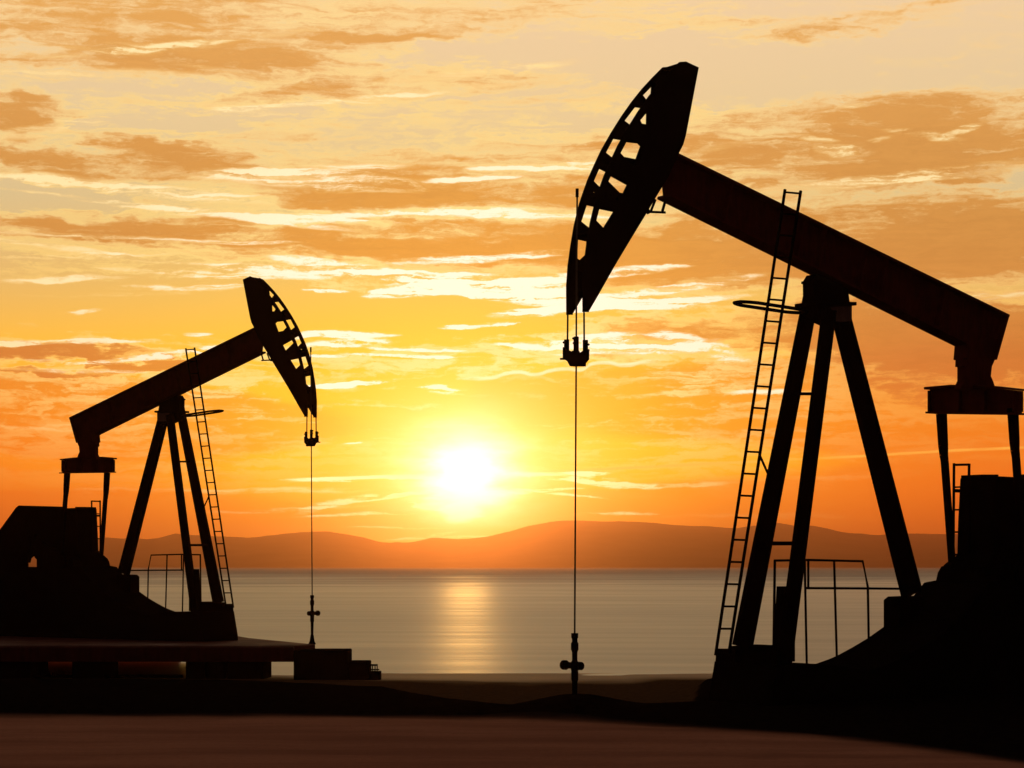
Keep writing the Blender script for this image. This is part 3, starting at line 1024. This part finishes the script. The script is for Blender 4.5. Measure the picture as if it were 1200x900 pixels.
    gl_.tube([P(1118, 542.8, yl0), P(1117.6, 600, yl0), P(1117, 664, yl0)], .022, 8)
    q0 = PX(1135.8, 544.4, lx)
    gl_.tube([P(1118, 544.8, yl0), q0], .018, 8)
    gl_.tube([q0 + Vector((0, 0, .015)), PX(1135.5, 560, lx), Vector((lx, q0.y, P(1117, 664, yl0).z))], .022, 8)
    for py in (571, 597.5, 623.5, 650):
        a = P(1118, py, yl0)
        gl_.tube([a, (lx, q0.y, a.z)], .014, 6)
    for py in (575,):
        a = P(1118, py, yl0)
        gl_.bar(a, a + Vector((-.14, 0, 0)), .05, .05)
    gl_.build('gearbox_ladder', M_STEEL, root)

    # --- samson post: two front legs, one rear leg
    ya, yb = .17, .42
    post = [None] * 3
    lf0, lf1 = P(950, 350, -ya), P(870, 758, -yb)
    ln0, ln1 = P(972, 362, ya), P(919, 778, yb)
    lr0, lr1 = P(986, 372, 0), P(1069, 697, 0)
    m1 = nb(); beam_i(m1, lf0, lf1, 21 * mpp, .06, .03, .03, 27 * mpp, .075)
    m1.build('post_leg', M_STEEL, root)
    m1 = nb(); beam_i(m1, ln0, ln1, 18.5 * mpp, .07, .03, .03, 19 * mpp, .07)
    m1.build('post_leg', M_STEEL, root)
    m1 = nb(); beam_i(m1, lr0, lr1, 24 * mpp, .10, .03, .03, 28 * mpp, .12)
    m1.build('post_leg', M_STEEL, root)
    cb = nb()
    cb.tube([P(930, 461.5, -.23), P(961, 461.5, .23)], .022, 8)
    cb.build('cross_brace', M_STEEL, root)
    cb = nb()
    cb.bar(P(893, 636.8, -.35), P(938, 636.8, .35), .05, .055)
    cb.build('cross_brace', M_STEEL, root)
    # saddle and bearing under the beam
    sd_ = nb()
    sd_.prism_xz(F.xz([(951, 322), (988, 340), (990, 356), (947, 355), (946.5, 329.5)], 0), -.1, .1)
    sd_.prism_xz(F.xz([(944.8, 329), (954, 329), (954, 332), (944.8, 332)], 0), -.1, .1)
    sad = sd_.build('saddle_bearing', M_STEEL, root)
    pl = nb()
    pl.prism_xz(F.xz([(943, 354.5), (992, 355.6), (992, 359.5), (943, 358.5)], 0), -.2, .2)
    pl.prism_xz(F.xz([(948, 357), (990, 357.8), (990, 377), (977, 384), (950, 372)], 0), -.14, .14)
    pl.prism_xz(F.xz([(984, 384), (995, 384), (995, 387.2), (984, 387.2)], 0), -.1, .1)
    pl.build('top_plate', M_STEEL, root)
    bk = nb()
    bk.prism_xz(F.xz([(972.5, 359.5), (996.6, 359), (996.8, 376.5), (986, 377), (978, 376)], .145), .143, .165)
    bk.build('bracket_plate', M_PANEL, root)
    # hoop beside the ladder
    hp = nb()
    c0, c1 = P(864, 354.2, .1), P(942, 366.0, .1)
    cen = (c0 + c1) / 2
    hx = (c1 - c0) / 2
    ring = []
    for k in range(40):
        an = k * 2 * pi / 40
        ring.append(cen + hx * (max(-1, min(1, 1.06 * cos(an)))) + Vector((0, .16 * max(-1, min(1, 1.25 * sin(an))), 0)))
    hp.tube(ring, .024, 8, closed=True)
    hp.build('safety_hoop', M_STEEL, root)

    # --- main ladder, near side of the beam
    lad = nb()
    yl = .22
    top_l, bot_l = P(920, 222, yl), P(838.5, 768, yl)
    top_r = PX(938.4, 223.6, top_l.x)
    bot_r = PX(853.8, 768, bot_l.x)
    lad.tube([top_l, bot_l], .021, 8)
    lad.tube([top_r, bot_r], .021, 8)
    n_r = 21
    for k in range(n_r):
        f = .006 + k / (n_r - .0) * .985
        lad.tube([top_l.lerp(bot_l, f), top_r.lerp(bot_r, f)], .015, 6)
    for f in (.575,):
        a = top_r.lerp(bot_r, f)
        lad.tube([a, lf0.lerp(lf1, .52) + Vector((.1, 0, 0))], .018, 6)
    lad.build('access_ladder', M_STEEL, root)

    # --- base frame with a swept skirt up to the gear box pedestal
    BY = .62
    gz = P(830, 836, -BY).z
    prof = [(829.5, 824), (837.5, 775), (904, 775), (922, 778), (930, 779), (938, 781), (945, 781), (957, 777.5), (970, 773), (981.7, 768), (1000, 758), (1016.7, 748), (1035, 735), (1050, 722), (1066, 704), (1083, 682.7), (1097, 680), (1099, 671), (1103, 664), (1111, 661), (1118, 661.5), (1122, 684), (1470, 685)]
    pr = F.xz(prof, -BY)
    pr.append((pr[-1][0], -.15))
    pr.append((pr[0][0] + .02, -.15))
    bf = nb()
    bf.prism_xz(pr, -BY, BY)
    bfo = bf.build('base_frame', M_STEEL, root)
    fp = nb()
    fp.prism_xz(F.xz([(839, 766), (840, 760), (853, 760), (855, 757), (886, 755), (886.5, 756.3), (899, 756.3), (900, 765), (904, 767), (905, 779), (838, 779)], -BY + .01), -BY + .01, -.22)
    fp.build('foot_pad', M_STEEL, bfo)
    # junction box next to the near leg and valve block by the rear leg
    jb = nb()
    jb.prism_xz(F.xz([(909.5, 687), (923, 687), (923, 775), (905, 770)], -.3), -.3, -.14)
    jb.build('junction_box', M_STEEL, root, .01)
    jb = nb()
    jb.prism_xz(F.xz([(1035, 703), (1040, 699), (1064, 698), (1064, 740), (1035, 740)], -BY + .02), -BY + .02, -BY + .36)
    jb.build('step_block', M_STEEL, root, .01)
    # guard rail on the skirt
    rl = nb()
    y1 = -BY + .05
    q = lambda x, y: P(x, y, y1)
    r_ = .018
    rl.tube([q(907.5, 657), q(947, 656.2), q(1011, 657.7), q(1017, 688), q(1018, 748)], r_, 8)
    rl.tube([q(908, 657), q(906.5, 767)], r_ * 1.1, 8)
    rl.tube([q(947.2, 656.5), q(947.2, 688)], r_, 8)
    rl.tube([q(943, 656.5), q(945.5, 782)], r_, 8)
    rl.tube([q(977.5, 657), q(980.6, 769)], r_, 8)
    rl.tube([q(944, 689.2), q(1017, 689.6), q(1062, 690)], r_, 8)
    rl.build('guard_rail', M_STEEL, root)
    # belt guard and motor behind the gear box
    bgd = nb()
    hole = F.xz([(1269, 669.5), (1249.5, 653.5), (1249.5, 682.5), (1269, 682.5)], .32)
    bgd.prism_xz(F.xz([(1196, 556), (1287, 553.5), (1293, 558), (1328, 606), (1400, 700), (1400, 760), (1196, 760)], .32), .30, .345, [hole])
    bgd.build('belt_guard', M_STEEL, root, .0)
    mo = nb()
    mc = P(1375, 668, -.05)
    mo.tube([mc + Vector((0, -.42, 0)), mc + Vector((0, .2, 0))], .26, 18)
    mo.tube([mc + Vector((0, -.48, 0)), mc + Vector((0, -.421, 0))], .2, 18)
    mo.box(mc.x - .25, mc.x + .25, -.4, .15, P(1470, 685, -BY).z - .02, mc.z - .2)
    mo.build('motor', M_STEEL, root)

    # --- bridle ropes and carrier bar
    ax = P(675.2, 400, 0).x
    for (x0, x1_) in ((665.4, 665), (684.4, 684.6)):
        br_ = nb()
        br_.tube([PX(x0, 366, ax), PX(x1_, 402, ax)], .012 * (1 if g > 0 else 1.15), 8)
        br_.build('bridle_rope', M_CABLE, root)
    cbm = nb()
    cbm.prism_yz(F.yz([(661.5, 409), (661.5, 420), (666.7, 423.3), (670, 429.4), (684.4, 429.4), (684.6, 425.6), (688.3, 421), (688.5, 411), (684.5, 411.5), (681, 414.5), (678.6, 414.8), (676.8, 411), (672.8, 411), (671, 414), (669, 412)], ax), ax - .03, ax + .03)
    cbm.tube([PX(657, 420.6, ax), PX(663, 420.6, ax)], .014, 6)
    co = cbm.build('carrier_bar', M_STEEL, root)
    for (px, pt, pb, bolts) in ((664, 398, 411, [(660.2, 401.3), (660.2, 408)]), (675.2, 394.6, 412, [(671.4, 396.6), (672, 402)]), (686, 398.5, 412, [(690, 403.8), (690, 410.4)])):
        so = nb()
        a, b_ = PX(px, pt, ax), PX(px, pb, ax)
        so.tube([a, b_], 3.0 * mpp, 10)
        for (qx, qy) in bolts:
            so.tube([PX(px, qy, ax), PX(qx, qy, ax)], 1.3 * mpp, 6)
        so.build('rope_socket', M_STEEL, co)

    # --- polished rod: its own thing, hangs in the carrier bar
    zt = PX(676.2, 240, ax).z
    base = PX(673.5, rod_y, ax)
    zb = base.z
    top = PX(676.4, 222, ax)
    org = Vector((base.x, base.y, 0))
    wpos = F.O + F.u * base.x + F.v * base.y
    rt = empty('polished_rod', (wpos.x, wpos.y, F.z0 + zb), atan2(F.u.y, F.u.x))
    tag(rt, rod_label, 'rod', 'polished rods between horse head and wellhead')
    mbp = nb()
    toloc = lambda q: Vector(q) - Vector((base.x, base.y, zb))
    mbp.tube([toloc(PX(673.4, 752, ax)), toloc(PX(675.2, 430, ax)), toloc(PX(675.4, 370, ax)), toloc(top)], .0115 * (1 if g > 0 else 1.15), 8)
    mbp.build('rod', M_CABLE, rt)
    mbp = nb()
    mbp.tube([toloc(PX(676.3, 231, ax)), toloc(PX(676.4, 221, ax))], .021, 8)
    mbp.build('rod_cap', M_STEEL, rt)
    # --- wellhead
    z0 = well_z - F.z0
    wt = empty('wellhead', (wpos.x, wpos.y, well_z), atan2(F.u.y, F.u.x))
    tag(wt, well_label, 'wellhead', 'wellheads below the polished rods')
    Z = lambda py: PX(673, py, ax).z - z0
    prof_ = [(4.2, 742), (4.2, 747), (3.3, 748.5), (3.3, 752), (4.5, 754), (4.5, 761), (3.3, 764), (3.2, 774)]
    mbp = nb()
    mbp.lathe((0, 0, 0), [(r * mpp * .93, Z(y)) for r, y in prof_], 14)
    mbp.build('stuffing_box', M_STEEL, wt)
    mbp = nb()
    ctr = Vector((0, 0, Z(780)))
    mbp.lathe((0, 0, 0), [(r * mpp * .93, Z(y)) for r, y in ((3.2, 774), (4.5, 776), (4.5, 785), (4.0, 787))], 14)
    yw = lambda px: PX(px, 780, ax).y - base.y
    mbp.tube([(0, yw(663), ctr.z), (0, yw(680), ctr.z)], 3.6 * mpp, 12)
    mbp.tube([(0, yw(660.4), ctr.z), (0, yw(663), ctr.z)], 5.4 * mpp, 12)
    mbp.tube([(0, yw(676.6), ctr.z), (0, yw(681), ctr.z)], 4.6 * mpp, 12)
    mbp.build('pumping_tee', M_STEEL, wt)
    mbp = nb()
    zend = 0.0
    zl = [(4.3, Z(787)), (4.3, Z(796)), (3.3, Z(799)), (2.8, Z(824)), (3.6, min(Z(826), Z(824) - .03))]
    zl = [(r, z) for r, z in zl if z > .06] + [(5.5, .05), (9, -.02)]
    mbp.lathe((0, 0, 0), [(r * mpp * .93, z) for r, z in zl], 14)
    mbp.build('casing_pipe', M_STEEL, wt)
    return root, wpos
#PUMP_END


G = 'pumpjacks on the shore'
rootR, wR = pumpjack(FR, 'large near pumpjack on the right with its horse head pointing left', 'thin polished rod hanging from the large near pumpjack', 'wellhead with side tee on the bare ground by the large near pumpjack', G, 800, PLAT)
rootL, wL = pumpjack(FL, 'smaller far pumpjack on the red deck with its horse head pointing right', 'thin polished rod hanging over the red deck from the far pumpjack', 'wellhead with side tee standing on the red deck', G, 800, 0.2)

# ------------------------------------------------------------------ deck under the far pumpjack
DZ = .2
dk = empty('deck_platform', (-9.0, 47, SEA))
tag(dk, 'long red brown deck on dark piers carrying the far pumpjack', 'deck')
off = Vector((-9.0, 47, SEA))


def rel(x, y):
    return (x - off.x, y - off.y)


mb = MB()
poly = [(-30, 46.6), (-6.0, 46.6), (-4.9, 46.75), (-4.55, 47.4), (-6.6, 51.6), (-8.4, 57), (-30, 57)]
mb.prism_xy([rel(*p) for p in poly], DZ - .30 - off.z, DZ - off.z)
mb.build('deck_slab', M_DECK, dk, .02)
mb = MB()
mb.box(-30 - off.x, -4.95 - off.x, 46.42 - off.y, 46.59 - off.y, -.16 - off.z, DZ - .02 - off.z)
mb.build('edge_beam', M_DECK, dk, .015)
for (xa, xb) in ((-12, 37), (85, 122), (218, 240), (242, 263), (266, 308)):
    mb = MB()
    xl, xr_ = (xa - CX) / FPX * 46.7, (xb - CX) / FPX * 46.7
    mb.box(xl - off.x, xr_ - off.x, 46.65 - off.y, 48.4 - off.y, -.75 - off.z, DZ - .302 - off.z)
    mb.build('pier', M_CONC, dk, .02)
mb = MB()
q = [at_depth(x, 792.5, 46.9) - off for x in (-60, 30, 120, 214)]
mb.tube(q, .035, 8)
for x in (58, 62, 74):
    a = at_depth(x, 792.5, 46.9) - off
    mb.tube([a, a + Vector((0, 0, .09))], .02, 6)
mb.build('flow_pipe', M_STEEL, dk)

msh, t, b = mat('red_glow_sheet')  # translucent sheet added so the gaps under the deck show red light
t.n.remove(b)
tl = t.new('ShaderNodeBsdfTranslucent')
tcs = t.new('ShaderNodeTexCoord')
fs, _ = t.noise(t.v('MULTIPLY', tcs.outputs['Object'], (3, 3, .6)), 1.0, 4, .6)
t.put(tl.inputs[0], t.mix(t.rng(fs, .3, .7), (.42, .075, .035, 1), (.30, .05, .025, 1)))
t.l.new(tl.outputs[0], t.n['Material Output'].inputs[0])
mb = MB()
N = 90
xsA, xsB = -30.0, -9.15
for i in range(N):
    xa, xb = xsA + (xsB - xsA) * i / N, xsA + (xsB - xsA) * (i + 1) / N
    wv = lambda x: 56.6 + .05 * sin(x * 3.1) + .03 * sin(x * 7.7)
    q = [mb.bm.verts.new((x - off.x, wv(x) - off.y, z - off.z)) for x, z in ((xa, -.9), (xb, -.9), (xb, -.12), (xa, -.12))]
    mb.face(q)
bmesh.ops.remove_doubles(mb.bm, verts=mb.bm.verts, dist=.0005)
tag(mb.build('added_glow_sheet', msh, dk), 'thin red sheet added to make the gaps behind the piers glow')

# concrete blocks and the small railed landing at the deck's end
def block(name, x0, x1, y0, y1, Y, depth, label, cat, m):
    a, b_ = at_depth(x0, y0, Y), at_depth(x1, y1, Y)
    mb = MB()
    mb.box(0, b_.x - a.x, 0, depth, -.78 - (-.6), a.z + .6)
    o = mb.build(name, m, None, .02)
    o.location = (a.x, Y, -.6)
    return tag(o, label, cat)


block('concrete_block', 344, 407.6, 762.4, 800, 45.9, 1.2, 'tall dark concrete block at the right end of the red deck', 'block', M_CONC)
block('concrete_step', 408.4, 432, 775.6, 800, 46.0, .9, 'low dark concrete step beside the tall block at the end of the deck', 'step', M_CONC)
ld = empty('railed_landing', at_depth(432.6, 788, 46.1))
ld.location.z = -.6
tag(ld, 'tiny dark landing with a low pipe rail right of the concrete step', 'landing')
o0 = Vector(ld.location)
mb = MB()
a, b_ = at_depth(432.6, 787.5, 46.1) - o0, at_depth(445, 800, 46.1) - o0
mb.box(a.x, b_.x, 0, .6, -.18, a.z)
mb.build('platform_box', M_CONC, ld, .01)
mb = MB()
for x in (433.5, 436.5, 439.5, 442):
    mb.tube([at_depth(x, 788, 46.2) - o0, at_depth(x, 779.5, 46.2) - o0], .014, 6)
mb.tube([at_depth(432.8, 779.3, 46.2) - o0, at_depth(442.6, 779.3, 46.2) - o0], .022, 6)
mb.tube([at_depth(432.8, 784.6, 46.2) - o0, at_depth(444.5, 784.6, 46.2) - o0], .014, 6)
mb.build('pipe_rail', M_STEEL, ld)
